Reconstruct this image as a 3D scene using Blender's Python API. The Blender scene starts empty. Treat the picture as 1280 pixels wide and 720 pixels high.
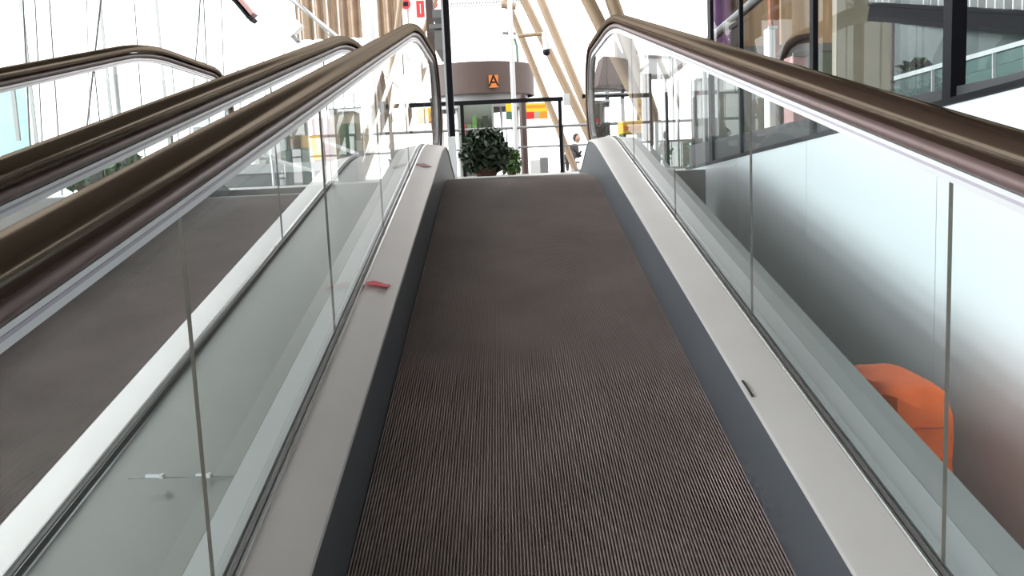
import bpy, math, random
from mathutils import Vector, Matrix
random.seed(7)
C = bpy.context.scene.collection
rad = math.radians
# ------------------------------------------------------------------ materials
def mat(name, col, rough=0.5, metal=0.0, noise=0.0, nscale=8.0, spec=0.5, bump=0.0, col2=None, stretch=None, emit=None):
    m = bpy.data.materials.new(name); m.use_nodes = True
    nt = m.node_tree; b = nt.nodes['Principled BSDF']
    b.inputs['Base Color'].default_value = (*col, 1)
    b.inputs['Roughness'].default_value = rough
    b.inputs['Metallic'].default_value = metal
    b.inputs['Specular IOR Level'].default_value = spec
    if noise or bump:
        tc = nt.nodes.new('ShaderNodeTexCoord'); mp = nt.nodes.new('ShaderNodeMapping')
        nt.links.new(tc.outputs['Object'], mp.inputs[0])
        if stretch: mp.inputs['Scale'].default_value = stretch
        n = nt.nodes.new('ShaderNodeTexNoise'); n.inputs['Scale'].default_value = nscale
        n.inputs['Detail'].default_value = 4
        nt.links.new(mp.outputs[0], n.inputs['Vector'])
        if noise:
            r = nt.nodes.new('ShaderNodeValToRGB')
            c2 = col2 or tuple(max(0, c * (1 - noise)) for c in col)
            r.color_ramp.elements[0].position = .3; r.color_ramp.elements[1].position = .7
            r.color_ramp.elements[0].color = (*c2, 1); r.color_ramp.elements[1].color = (*col, 1)
            nt.links.new(n.outputs[0], r.inputs[0]); nt.links.new(r.outputs[0], b.inputs['Base Color'])
        if bump:
            bp = nt.nodes.new('ShaderNodeBump'); bp.inputs['Strength'].default_value = bump
            bp.inputs['Distance'].default_value = .01
            nt.links.new(n.outputs[0], bp.inputs['Height']); nt.links.new(bp.outputs[0], b.inputs['Normal'])
    if emit:
        b.inputs['Emission Color'].default_value = (*emit[0], 1); b.inputs['Emission Strength'].default_value = emit[1]
    return m
def glass(name, tint, refl=1.0, ior=1.12, haze=0.0):
    m = bpy.data.materials.new(name); m.use_nodes = True
    nt = m.node_tree; nt.nodes.clear()
    o = nt.nodes.new('ShaderNodeOutputMaterial'); t = nt.nodes.new('ShaderNodeBsdfTransparent')
    g = nt.nodes.new('ShaderNodeBsdfGlossy'); f = nt.nodes.new('ShaderNodeFresnel'); mx = nt.nodes.new('ShaderNodeMixShader')
    g.inputs['Roughness'].default_value = 0.0; t.inputs[0].default_value = (*tint, 1)
    g.inputs[0].default_value = (refl, refl, refl, 1); f.inputs[0].default_value = ior
    ge = nt.nodes.new('ShaderNodeNewGeometry'); ml = nt.nodes.new('ShaderNodeMath'); ml.operation = 'MULTIPLY_ADD'
    mz = nt.nodes.new('ShaderNodeMath'); mz.operation = 'SUBTRACT'; mz.inputs[0].default_value = 1; nt.links.new(ge.outputs['Backfacing'], mz.inputs[1])
    ml.operation = 'MULTIPLY'; nt.links.new(f.outputs[0], ml.inputs[0]); nt.links.new(mz.outputs[0], ml.inputs[1])
    nt.links.new(ml.outputs[0], mx.inputs[0]); nt.links.new(t.outputs[0], mx.inputs[1]); nt.links.new(g.outputs[0], mx.inputs[2])
    if haze:
        d = nt.nodes.new('ShaderNodeBsdfDiffuse'); d.inputs[0].default_value = (.75, .8, .8, 1)
        m2 = nt.nodes.new('ShaderNodeMixShader'); m2.inputs[0].default_value = haze
        nt.links.new(mx.outputs[0], m2.inputs[1]); nt.links.new(d.outputs[0], m2.inputs[2]); nt.links.new(m2.outputs[0], o.inputs[0])
    else:
        nt.links.new(mx.outputs[0], o.inputs[0])
    return m
def sheen(name, dcol, gcol, rough, k):
    m = bpy.data.materials.new(name); m.use_nodes = True; nt = m.node_tree; nt.nodes.clear()
    o = nt.nodes.new('ShaderNodeOutputMaterial'); d = nt.nodes.new('ShaderNodeBsdfDiffuse'); g = nt.nodes.new('ShaderNodeBsdfGlossy'); x = nt.nodes.new('ShaderNodeMixShader')
    d.inputs[0].default_value = (*dcol, 1); g.inputs[0].default_value = (*gcol, 1); g.inputs['Roughness'].default_value = rough; x.inputs[0].default_value = k
    nt.links.new(d.outputs[0], x.inputs[1]); nt.links.new(g.outputs[0], x.inputs[2]); nt.links.new(x.outputs[0], o.inputs[0]); return m
M = dict(
    belt=mat('belt_aluminium', (.36, .28, .265), .6, .1, .25, 3.0, spec=.2),
    skirt=mat('skirt_steel', (.085, .088, .10), .45, .2, .2, 4, stretch=(1, .2, 1)),
    deck=mat('deck_aluminium', (.58, .535, .52), .38, .35, .08, 3, bump=.02),
    outer=mat('outer_aluminium', (.37, .38, .37), .4, .3, .05, 3),
    side=mat('side_cladding', (.24, .25, .24), .5, .1, .1, 3),
    bead=mat('bead_metal', (.5, .48, .47), .2, .9),
    seal=mat('rubber_seal', (.10, .09, .09), .6),
    rubber=sheen('handrail_rubber', (.022, .013, .010), (.95, .78, .60), .16, .10),
    guide=mat('guide_profile', (.145, .095, .09), .4, .35, .15, 9),
    strip=mat('aluminium_strip', (.66, .65, .66), .35, .5),
    lilac=mat('strip_groove', (.40, .36, .42), .4, .4),
    glass=glass('balustrade_glass', (.964, .976, .977), haze=.012),
    gedge=mat('glass_edge', (.12, .10, .08), .4),
    cover=mat('cover_sheet', (.13, .13, .112), .35, .2, .08, 2),
    white=mat('white_paint', (.82, .83, .84), .35),
    wallp=mat('white_panel', (.82, .86, .88), .35, 0, .03, 1.5),
    black=mat('black_frame', (.006, .006, .009), .5, spec=.15),
    dkgrey=mat('dark_grey', (.05, .05, .052), .5, 0, .2, 4),
    grey=mat('grey_metal', (.22, .22, .22), .45, .3, .1, 5),
    ltgrey=mat('light_grey', (.55, .56, .56), .5),
    floor=mat('floor_stone', (.22, .205, .19), .35, 0, .15, 6),
    ceil=mat('ceiling_paint', (.42, .40, .37), .7, 0, .06, 1.5),
    ground=mat('pale_paving', (.75, .75, .74), .8, 0, .08, .6),
    tan=mat('tan_paint', (.31, .22, .14), .5, 0, .2, 3, stretch=(1, 1, .3)),
    screen=mat('tan_screen', (.36, .26, .18), .6, 0, .25, 3),
    cream=mat('cream_panel', (.42, .38, .29), .6, 0, .15, 2),
    wood=mat('warm_panel', (.56, .38, .24), .55, 0, .3, 4, stretch=(3, 3, .3)),
    brown=mat('brown_cladding', (.07, .042, .035), .6, 0, .15, 2),
    orangebrown=mat('rust_paint', (.36, .13, .06), .5, 0, .2, 3),
    purple=mat('purple_panel', (.20, .10, .25), .5, 0, .1, 2),
    pink=mat('pink_panel', (.45, .25, .24), .6, 0, .1, 2),
    yellow=mat('yellow_sign', (.85, .50, .02), .5), amber=mat('amber_sign', (.8, .25, .02), .5),
    red=mat('red_paint', (.6, .02, .02), .5), redtape=mat('red_tape', (.72, .035, .06), .6, 0, .3, 60),
    orange=mat('orange_fabric', (.95, .145, .003), .65, 0, .2, 12, bump=.4),
    plate=mat('letter_plate_paint', (.50, .14, .02), .5),
    redorange=mat('stitching', (.55, .08, .005), .7),
    greygreen=mat('grey_green', (.21, .235, .20), .5, 0, .3, 1.2),
    green=mat('green_panel', (.07, .15, .09), .5), teal=mat('teal_tint', (.05, .075, .07), .3),
    leaf=mat('leaf', (.022, .04, .014), .5, 0, .6, 9), leaf2=mat('bright_leaf', (.12, .25, .06), .5, 0, .5, 9),
    soil=mat('pot_clay', (.12, .06, .04), .8), mark=mat('black_scuff', (.02, .02, .02), .7),
    skin=mat('skin', (.4, .22, .15), .5), cloth=mat('dark_cloth', (.03, .025, .028), .8), hair=mat('dark_hair', (.012, .009, .008), .6),
    pane=glass('window_glass', (.96, .98, .98)), tealglass=glass('teal_glass', (.55, .74, .70), haze=.10),
)
# ------------------------------------------------------------------ mesh builder
class MB:
    def __init__(s): s.v = []; s.f = []; s.mi = []; s.m = 0
    def add(s, vs, fs):
        n = len(s.v); s.v += [Vector(p) for p in vs]
        for f in fs: s.f.append([i + n for i in f]); s.mi.append(s.m)
        return s
    def box(s, a, b):
        x0, y0, z0 = a; x1, y1, z1 = b
        return s.add([(x0,y0,z0),(x1,y0,z0),(x1,y1,z0),(x0,y1,z0),(x0,y0,z1),(x1,y0,z1),(x1,y1,z1),(x0,y1,z1)],
                     [(3,2,1,0),(4,5,6,7),(0,1,5,4),(1,2,6,5),(2,3,7,6),(3,0,4,7)])
    def hexa(s, p8): return s.add(p8, [(3,2,1,0),(4,5,6,7),(0,1,5,4),(1,2,6,5),(2,3,7,6),(3,0,4,7)])
    def tube(s, pts, r, n=12, r1=None):
        pts = [Vector(p) for p in pts]; vs = []; k = len(pts)
        for i, p in enumerate(pts):
            d = (pts[min(i+1, k-1)] - pts[max(i-1, 0)]).normalized()
            u = d.cross(Vector((0, 0, 1)))
            if u.length < .1: u = d.cross(Vector((1, 0, 0)))
            u.normalize(); w = u.cross(d)
            rr = r if r1 is None else r + (r1 - r) * i / (k - 1)
            for j in range(n):
                a = 2 * math.pi * j / n; vs.append(p + u * math.cos(a) * rr + w * math.sin(a) * rr)
        fs = [(i*n+j, i*n+(j+1) % n, (i+1)*n+(j+1) % n, (i+1)*n+j) for i in range(k-1) for j in range(n)]
        fs += [tuple(reversed(range(n))), tuple(range((k-1)*n, k*n))]
        return s.add(vs, fs)
    def bar(s, p, q, w, t):         # square bar between two points: w sideways, t upright
        p, q = Vector(p), Vector(q); d = (q - p).normalized(); u = d.cross(Vector((0,0,1)))
        if u.length < .05: u = Vector((1,0,0))
        u.normalize(); x = u.cross(d); u *= w/2; x *= t/2
        return s.hexa([p-u-x, p+u-x, q+u-x, q-u-x, p-u+x, p+u+x, q+u+x, q-u+x])
    def prism(s, poly, axis, a, b):  # polygon (two coords) extruded along axis 0,1,2
        def P(u, v, w): return {0: (w, u, v), 1: (u, w, v), 2: (u, v, w)}[axis]
        n = len(poly)
        vs = [P(u, v, a) for u, v in poly] + [P(u, v, b) for u, v in poly]
        fs = [tuple(reversed(range(n))), tuple(range(n, 2*n))] + [(i, (i+1) % n, n+(i+1) % n, n+i) for i in range(n)]
        return s.add(vs, fs)
    def ring(s, c, r0, r1, z0, z1, n=48, a0=0, a1=2*math.pi):   # upright hollow drum
        full = abs(a1 - a0 - 2*math.pi) < 1e-6; k = n if full else n+1
        vs = []
        for i in range(k):
            a = a0 + (a1-a0)*i/n; ca, sa = math.cos(a), math.sin(a)
            for r, z in ((r0,z0),(r1,z0),(r1,z1),(r0,z1)): vs.append((c[0]+r*ca, c[1]+r*sa, z))
        fs = []
        for i in range(n):
            j = (i+1) % k
            for q in range(4): fs.append((i*4+q, i*4+(q+1) % 4, j*4+(q+1) % 4, j*4+q))
        return s.add(vs, fs)
    def sphere(s, c, r, n=12, m=8, sc=(1,1,1)):
        vs = [(c[0], c[1], c[2]-r*sc[2])]
        for i in range(1, m):
            t = -math.pi/2 + math.pi*i/m
            for j in range(n):
                a = 2*math.pi*j/n; vs.append((c[0]+r*sc[0]*math.cos(t)*math.cos(a), c[1]+r*sc[1]*math.cos(t)*math.sin(a), c[2]+r*sc[2]*math.sin(t)))
        vs.append((c[0], c[1], c[2]+r*sc[2])); fs = []
        for j in range(n): fs.append((0, 1+(j+1) % n, 1+j)); 
        for i in range(m-2):
            for j in range(n): fs.append((1+i*n+j, 1+i*n+(j+1) % n, 1+(i+1)*n+(j+1) % n, 1+(i+1)*n+j))
        L = len(vs)-1
        for j in range(n): fs.append((1+(m-2)*n+j, 1+(m-2)*n+(j+1) % n, L))
        return s.add(vs, fs)
def wloc(p):
    v = Vector((0,0,0))
    while p is not None: v += p.location; p = p.parent
    return v
def obj(name, mb, mats, parent=None, smooth=False, bevel=0, **props):
    off = wloc(parent); me = bpy.data.meshes.new(name)
    me.from_pydata([tuple(v - off) for v in mb.v], [], mb.f)
    if not isinstance(mats, (list, tuple)): mats = [mats]
    for m in mats: me.materials.append(m)
    for p, i in zip(me.polygons, mb.mi): p.material_index = i; p.use_smooth = smooth
    me.update(); import bmesh
    bm = bmesh.new(); bm.from_mesh(me); bmesh.ops.recalc_face_normals(bm, faces=bm.faces); bm.to_mesh(me); bm.free()
    if smooth: me.set_sharp_from_angle(angle=rad(40))
    o = bpy.data.objects.new(name, me); C.objects.link(o); o.parent = parent
    if bevel:
        b = o.modifiers.new('bevel', 'BEVEL'); b.width = bevel; b.segments = 2; b.limit_method = 'ANGLE'
    for k, v in props.items(): o[k] = v
    return o
def thing(name, label, cat, loc=(0,0,0), group=None):
    o = bpy.data.objects.new(name, None); C.objects.link(o); o.location = loc; o.empty_display_size = .1
    o['label'] = label; o['category'] = cat
    if group: o['group'] = group
    return o
def tagged(o, label, cat, group=None):
    o['label'] = label; o['category'] = cat
    if group: o['group'] = group
    return o
def struct(name, mb, m, **k): return obj(name, mb, m, kind='structure', **k)
def text(name, s, size, loc, rot, m, parent, extrude=.004):
    cu = bpy.data.curves.new(name, 'FONT'); cu.body = s; cu.size = size; cu.extrude = extrude; cu.align_x = 'CENTER'; cu.align_y = 'CENTER'
    cu.materials.append(m); o = bpy.data.objects.new(name, cu); C.objects.link(o)
    bpy.context.view_layer.update()
    me = bpy.data.meshes.new_from_object(o.evaluated_get(bpy.context.evaluated_depsgraph_get())); bpy.data.objects.remove(o)
    o = bpy.data.objects.new(name, me); C.objects.link(o)
    o.parent = parent; o.location = Vector(loc) - wloc(parent); o.rotation_euler = rot; return o
# ------------------------------------------------------------------ camera
EYE = Vector((0, 0, .03)); F = 1100.0; AL = rad(12); SA, CA = math.sin(AL), math.cos(AL)
yaw, pitch, roll = rad(.1535), rad(7.452), rad(2.5)
fw = Vector((math.sin(yaw)*math.cos(pitch), math.cos(yaw)*math.cos(pitch), -math.sin(pitch)))
rt = Vector((math.cos(yaw), -math.sin(yaw), 0)); up = rt.cross(fw)
rt, up = rt*math.cos(roll) - up*math.sin(roll), up*math.cos(roll) + rt*math.sin(roll)
cam = bpy.data.cameras.new('camera'); co = bpy.data.objects.new('camera', cam); C.objects.link(co)
cam.sensor_width = 36; cam.lens = 36 * F / 1280; cam.clip_start = .02; cam.clip_end = 500
mw = Matrix((rt, up, -fw)).transposed().to_4x4(); mw.translation = EYE; co.matrix_world = mw
bpy.context.scene.camera = co
def ray(px, py): return fw + rt*((px-640)/F) - up*((py-360)/F)
def at(px, py, Y): r = ray(px, py); return EYE + r*((Y-EYE.y)/r.y)        # point of the photo at distance Y ahead
def atx(px, py, X): r = ray(px, py); return EYE + r*((X-EYE.x)/r.x)
NRM = Vector((0, -SA, CA))
def ath(px, py, h):             # on the plane of the incline, h above the belt
    r = ray(px, py); P0 = EYE - NRM*(HC - h); t = (P0-EYE).dot(NRM)/r.dot(NRM); return EYE + r*t
HC = 1.26                       # camera above the belt
# ------------------------------------------------------------------ walkway path
RA = 3.0; B0 = EYE - NRM*HC
def zline(Y): return B0.z + (Y - B0.y)*math.tan(AL)
YC = B0.y + (0 - B0.z)/math.tan(AL)          # where the incline would meet the landing
YS = YC - RA*math.tan(AL/2)*CA; YE = YC + RA*math.tan(AL/2)   # start/end of the arc
def stations(y0, y1, n_arc=10):
    st = [(y0, zline(y0), AL)]
    k = 6
    for i in range(1, k): y = y0 + (YS-y0)*i/k; st.append((y, zline(y), AL))
    for i in range(n_arc+1):
        a = AL*(1 - i/n_arc); st.append((YE - RA*math.sin(a), -RA*(1-math.cos(a)), a))
    y = YE
    for i in range(1, 9):
        st.append((YE + (y1-YE)*i/8, 0, 0))
    return st
def endh(Y):                    # the deck sinks to the floor past the crest
    if Y < 6.15: return 1.0
    t = min(1, (Y-6.15)/.95); return 1 - .93*(t*t*(3-2*t))
def sweep(mb, prof, st, closed=True, hs=None):
    n = len(prof); vs = []
    for (Y, Z, a) in st:
        for (x, h) in prof:
            hh = h*hs(Y) if hs else h
            vs.append((x, Y - hh*math.sin(a), Z + hh*math.cos(a)))
    m = n if closed else n-1
    fs = [(i*n+j, i*n+(j+1) % n, (i+1)*n+(j+1) % n, (i+1)*n+j) for i in range(len(st)-1) for j in range(m)]
    if closed: fs += [tuple(reversed(range(n))), tuple(range((len(st)-1)*n, len(st)*n))]
    return mb.add(vs, fs)
def zoff(Y, h):                 # height of the curve h above the belt, at world Y
    st = stations(-6, 8, 24); pts = [(y - h*math.sin(a), z + h*math.cos(a)) for y, z, a in st]
    for (ya, za), (yb, zb) in zip(pts, pts[1:]):
        if ya <= Y <= yb: return za + (zb-za)*(Y-ya)/(yb-ya)
    return pts[-1][1]
Y0 = -5.2; CX = .10; G = .6425; EI = .495
YN = 7.12; RN = .40             # newel centre and radius of the handrail at the top
def mirror(prof, s, cx=CX): return [(cx + s*x, h) for x, h in prof]
def newel_path(hc):             # the path of a rail hc above the belt with the newel turn at the top
    st = stations(Y0, YN)
    out = [(Y - hc*math.sin(a), Z + hc*math.cos(a), a) for Y, Z, a in st]
    r = hc - ZN
    for i in range(1, 13):
        a = -math.pi*i/12; out.append((YN - r*math.sin(a), ZN + r*math.cos(a), a))
    out.append((YN-.25, ZN-r, -math.pi)); return out
ZN = 1.0 - RN
def build_walkway():
    w = thing('moving_walkway', 'inclined moving walkway straight ahead with grooved dark belt and glass sides', 'moving walkway', (CX, YC, 0))
    b = MB(); W = .5; nr = 125; p = 2*W/nr; prof = []
    for i in range(nr):
        x = CX - W + i*p
        prof += [(x, -.012), (x+p*.54, -.012), (x+p*.58, 0), (x+p*.95, 0), (x+p, -.012)]
    st = [s for s in stations(Y0, 6.3)]
    prof += [(CX+W, -.03), (CX-W, -.03)]
    sweep(b, prof, st); obj('pallet_band', b, M['belt'], w)
    cp = MB(); cp.box((CX-.49, 6.3, -.03), (CX+.49, 6.62, .004))
    for i in range(60): x = CX-.485+i*.0164; cp.box((x, 6.24, -.004), (x+.006, 6.3, .003))
    obj('comb_plate', cp, M['ltgrey'], w)
    std = stations(Y0, 7.15)
    for s in (-1, 1):
        m = MB(); sweep(m, mirror([(EI+.004, -.05), (EI+.012, -.05), (EI+.012, .225), (EI+.004, .225)], s), stations(Y0, 7.1), True,
                        lambda Y: endh(Y)); obj('skirt_panel', m, M['skirt'], w)
        m = MB(); sweep(m, mirror([(EI-.002, .222), (EI, .231), (EI+.006, .234), (G-.03, .252), (G-.03, .225)], s), std, True, endh)
        obj('inner_deck', m, M['deck'], w, smooth=True)
        m = MB(); sweep(m, mirror([(G-.03, .225), (G-.03, .2535), (G-.027, .258), (G-.022, .258), (G-.018, .2535), (G-.0035, .2535), (G-.0035, .225)], s), std, True, endh)
        bd = obj('glass_bead', m, M['bead'], w, smooth=True)
        m = MB(); sweep(m, mirror([(G-.0165, .2536), (G-.0165, .256), (G-.0075, .256), (G-.0075, .2536)], s), std, True, endh); obj('seal', m, M['seal'], bd)
        m = MB(); sweep(m, mirror([(G+.0035, .225), (G+.0035, .254), (G+.022, .254), (G+.024, .248), (G+.085, .243), (G+.085, .225)], s), std, True, endh)
        obj('outer_deck', m, M['outer'], w, smooth=True)
        # glass panes with upright joints
        yj = [-5.0, -3.33, -2.13, -.93, .27, 1.47, 2.67, 3.87, 5.07, 6.27]
        for a, c in zip(yj, yj[1:] + [None]):
            g = MB(); a2 = a + .001; N = 10
            if c is not None:
                ys = [a2 + (c-.001-a2)*i/N for i in range(N+1)]
                poly = [(y, zoff(y, .235*endh(y))) for y in ys] + [(y, zoff(y, .945)) for y in reversed(ys)]
            else:
                ys = [a2 + (YN-a2)*i/N for i in range(N+1)]; r = .945-ZN
                poly = [(y, .235*endh(y)) for y in ys + [YN+.02]]
                poly = [(y, .235*endh(y)) for y in ys]
                arc = [(YN + r*math.sin(t), ZN + r*math.cos(t)) for t in [math.pi*i/14 for i in range(15)]]
                arc = [q for q in arc if q[1] > .03]
                poly = poly + list(reversed(arc)) + [(y, zoff(y, .945)) for y in reversed(ys[:-1])]
            x = CX + s*G; g.prism(poly, 0, x-.003, x+.003)
            # dark thin polished edges at the joints
            gl = obj('glass_panel', g, M['glass'], w)
            if c is not None:
                e = MB(); e.box((x-.0034, c-.0008, zoff(c, .25)), (x+.0034, c+.0008, zoff(c, .93))); obj('joint_seal', e, M['gedge'], gl)
        # rail assembly
        rail = newel_path(.995)
        hr = [(-.040,-.010),(-.0395,.002),(-.035,.012),(-.027,.0195),(-.015,.0245),(0,.0262),(.015,.0245),(.027,.0195),(.035,.012),(.0395,.002),(.040,-.010),(.034,-.020),(.024,-.021),(-.024,-.021),(-.034,-.020)]
        m = MB(); sweep(m, [(CX+s*G+x, h) for x, h in hr], rail); obj('handrail', m, M['rubber'], w, smooth=True)
        gp = [(math.cos(t)*.026, -.040+math.sin(t)*.0175) for t in [2*math.pi*i/14 for i in range(14)]]
        m = MB(); sweep(m, [(CX+s*G+x, h) for x, h in gp], rail[:-2]); gdd = obj('guide_profile', m, M['guide'], w, smooth=True)
        m = MB(); sweep(m, [(CX+s*G+x, h) for x, h in [(-.012,-.058),(-.012,-.082),(.012,-.082),(.012,-.058)]], rail[:-2]); rs = obj('rail_strip', m, M['strip'], w)
        m = MB(); sweep(m, [(CX+s*G+x, h) for x, h in [(-.0135,-.066),(-.0135,-.071),(.0135,-.071),(.0135,-.066)]], rail[:-2]); obj('groove', m, M['lilac'], rs)
    return w
ours = build_walkway()
def copy_tree(o, parent=None):
    c = o.copy(); C.objects.link(c); c.parent = parent
    for ch in [x for x in list(bpy.data.objects) if x.parent == o]: copy_tree(ch, c)
    return c
nb = copy_tree(ours); DX, DZ = -1.73, -.056
for o in [x for x in bpy.data.objects if x.parent == nb and x.name.startswith('outer_deck')]:
    if o.data.vertices[0].co.x > 0: bpy.data.objects.remove(o)
nb.location = ours.location + Vector((DX, 0, DZ))
nb['label'] = 'parallel moving walkway on the left, dark belt seen through two glass sides'
# right outer apron of our walkway, gap cover on the left, marks
m = MB(); sweep(m, [(CX+G+.087, .20), (CX+G+.087, .241), (CX+G+.178, .232), (CX+G+.178, .205), (CX+G+.165, .205), (CX+G+.165, .20)], stations(Y0, 6.55))
sc_ = thing('side_cladding', 'grey-green sloping edge cladding beside the right-hand glass, next to the white wall', 'cladding', (CX+G+.13, 0, -1))
m2 = MB(); sweep(m2, [(CX+G+.160, -.42), (CX+G+.174, -.42), (CX+G+.174, .204), (CX+G+.160, .204)], stations(Y0, 6.3)); obj('fascia', m2, M['dkgrey'], sc_)
obj('top_sheet', m, M['side'], sc_)
st = stations(Y0, 6.5); m = MB(); xl, xr = CX+DX+G+.007, CX-G-.087
vs = []; 
def cov(Y, Z, a, x, dz, h): return (x, Y - h*math.sin(a), Z + h*math.cos(a) + dz)
n4 = []
for (Y, Z, a) in st: vs += [cov(Y,Z,a,xl,DZ,.225), cov(Y,Z,a,xr,0,.225), cov(Y,Z,a,xr,0,.241), cov(Y,Z,a,xl,DZ,.241)]
fs = [(i*4+j, i*4+(j+1) % 4, (i+1)*4+(j+1) % 4, (i+1)*4+j) for i in range(len(st)-1) for j in range(4)] + [(3,2,1,0), tuple(range(len(vs)-4, len(vs)))]
m.add(vs, fs)
cv = thing('cover_panel', 'beige-grey sheet metal cover filling the gap between the two walkways', 'cover panel', ((xl+xr)/2, 0, 0))
obj('sheet', m, M['cover'], cv)
for (p0, p1) in (((183,598),(203,598)), ((246,597),(262,597))):
    a, b = ath(*p0, .232), ath(*p1, .236)
    c = MB(); c.bar(a + NRM*.006, b + NRM*.006, .007, .006); c.bar(b + NRM*.006 - Vector((.004,0,0)), b + NRM*.006 + Vector((.004,0,0)), .014, .008)
    obj('clip', c, M['ltgrey'], cv, label='small metal clip on the cover seam')
a, b = ath(160, 599, .232), ath(292, 595, .24); c = MB(); c.bar(a+NRM*.0012, b+NRM*.0012, .002, .002); obj('seam', c, M['grey'], cv)
def decktop(px, py):
    h = .243
    for _ in range(4): q = ath(px, py, h); h = .234 + max(0, min(1, (abs(q.x-CX)-EI-.006)/(G-.03-EI-.006)))*.018
    return q
def patch(name, pts, wid, mm, label, cat):
    m = MB(); P = [decktop(*q) for q in pts]
    for a, b in zip(P, P[1:]): m.bar(a+NRM*.003, b+NRM*.003, wid, .002)
    return tagged(obj(name, m, mm), label, cat)
patch('red_tape', [(462,353),(474,356),(487,358)], .075, M['redtape'], 'strip of bright red tape stuck across the left inner deck', 'tape')
patch('red_smear', [(525,205),(534,209)], .06, M['pink'], 'faint red smear near the top of the left deck', 'stain')
patch('scuff_mark', [(928,477),(933,484),(941,497)], .006, M['mark'], 'black scratch on the inner edge of the right deck', 'scratch')
# ------------------------------------------------------------------ setting
m = MB(); m.box((-14, 6.62, -.45), (14, 70, -.008)); struct('floor', m, M['floor'])
m = MB(); m.box((-4.6, -12, -2.75), (9, 6.6, -2.45)); struct('floor_lower', m, M['floor'])
m = MB(); m.box((1.68, -6, -.45), (9, 6.6, -.10)); struct('floor_side', m, M['floor'])
m = MB(); m.box((-60, -40, -3.1), (60, 120, -2.8)); struct('ground', m, M['ground'])
m = MB(); m.box((-4.8, -12, 4.6), (9, 12.5, 4.8)); struct('ceiling', m, M['ceil'])
m = MB(); m.box((-4.8, -12.2, -2.8), (9, -12, 4.8)); struct('wall_back', m, M['cream'])
m = MB(); m.box((9, -12, -2.8), (9.2, 14, 4.8)); struct('wall_far_right', m, M['cream'])
# gap floor right
WX = 1.5
m = MB(); sweep(m, [(CX+G+.18, -.42), (WX, -.42), (WX, -.46), (CX+G+.18, -.46)], stations(Y0, 6.3)); struct('trim_1', m, M['dkgrey'])
# white wall with its top line
pa, pb = atx(850, 215, WX), atx(1280, 108, WX)
sl = (pa.z-pb.z)/(pa.y-pb.y)
def wtop(Y): return pb.z + sl*(Y-pb.y)
m = MB(); ys = [-6, -3.6]
yj1 = atx(1008, 200, WX).y; yj2 = atx(1171, 230, WX).y; stp = yj1-yj2; js = [yj2 + stp*k for k in range(-6, 4)]
for a, b in zip(js, js[1:] + [7.3]):
    a += .0025; b -= .0025
    m.prism([(a, -2.45), (b, -2.45), (b, wtop(b)), (a, wtop(a))], 0, WX, WX+.12)
struct('wall_right', m, M['wallp'])
m = MB(); m.prism([(js[0], -2.4), (7.2, -2.4), (7.2, wtop(7.2)-.05), (js[0], wtop(js[0])-.05)], 0, WX+.12, WX+.14); struct('trim_2', m, M['grey'])
# glazing on the wall
m = MB(); Ya, Yb = js[0], 7.3
def fr(y0, y1, z0a, z0b): 
    m.prism([(y0, wtop(y0)+z0a), (y1, wtop(y1)+z0a), (y1, wtop(y1)+z0b), (y0, wtop(y0)+z0b)], 0, WX-.01, WX+.10)
fr(Ya, Yb, .001, .022)
posts = [(atx(1183,100,WX).y, .058), (atx(1014,60,WX).y, .05), (atx(924,60,WX).y, .022), (atx(886,30,WX).y, .09)]
for y, wd in posts + [(posts[0][0]-1.3*k, .05) for k in (1, 2, 3, 4, 5)]:
    m.box((WX, y-wd/2, wtop(y)+.02), (WX+(.05 if y == posts[0][0] else .025), y+wd/2, 4.6))
w1 = struct('window_1', m, M['black'])
m = MB(); fr2 = [(Ya, .023), (Yb, .023)]
m.prism([(Ya, wtop(Ya)+.022), (Yb, wtop(Yb)+.022), (Yb, wtop(Yb)+.2), (4.85, wtop(4.85)+.125), (2.7, wtop(2.7)+.05), (Ya, wtop(Ya)+.04)], 0, WX+.02, WX+.04)
obj('window_sill', m, M['dkgrey'], w1)
m = MB(); m.prism([(Ya, wtop(Ya)+.05), (Yb, wtop(Yb)+.12), (Yb, 4.6), (Ya, 4.6)], 0, WX+.045, WX+.055); obj('window_pane', m, M['pane'], w1)
# left facade : slim mullions and a pane
FX = -5.0
m = MB()
for k in range(-5, 24): y = 2 + k*1.9; m.box((FX-.02, y-.009, -2.8), (FX+.02, y+.009, 7))
m.box((FX-.03, -8, 4.4), (FX+.03, 46, 4.5))
w2 = struct('window_2', m, M['ltgrey'])
m = MB(); m.box((FX-.005, -8, -2.75), (FX+.005, 46, 4.4)); obj('window_pane', m, M['pane'], w2)
# ------------------------------------------------------------------ orange bag in the gap
def blob(c, sx, sy, sz, seed=1, n=28, mrow=18):
    rnd = random.Random(seed); b = MB(); b.sphere(c, 1, n, mrow, (sx, sy, sz))
    for v in b.v:
        d = v - Vector(c); e = Vector((d.x/sx, d.y/sy, d.z/sz))
        k = 7; q = (abs(e.x)**k + abs(e.y)**k + abs(e.z)**k)**(1/k)
        e /= max(q, 1e-6)
        cr = 1 + .02*math.sin(e.z*11 + e.x*2) + .012*math.sin(e.x*9 + e.y*7)
        v.x, v.y, v.z = c[0]+e.x*sx*cr, c[1]+e.y*sy*cr, c[2]+e.z*sz
    return b
top = atx(1125, 470, 1.14); yb_ = top.y
zb = zoff(yb_, -.42)+.012; hh = (top.z - zb)/2
ctr = (1.13, yb_+.03, zb+hh)
bg = thing('duffel_bag', 'bright orange fabric bag standing in the gap beside the white wall', 'bag', (ctr[0], ctr[1], zb))
obj('bag_body', blob(ctr, .10, .22, hh, 3), M['orange'], bg, smooth=True)
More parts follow.
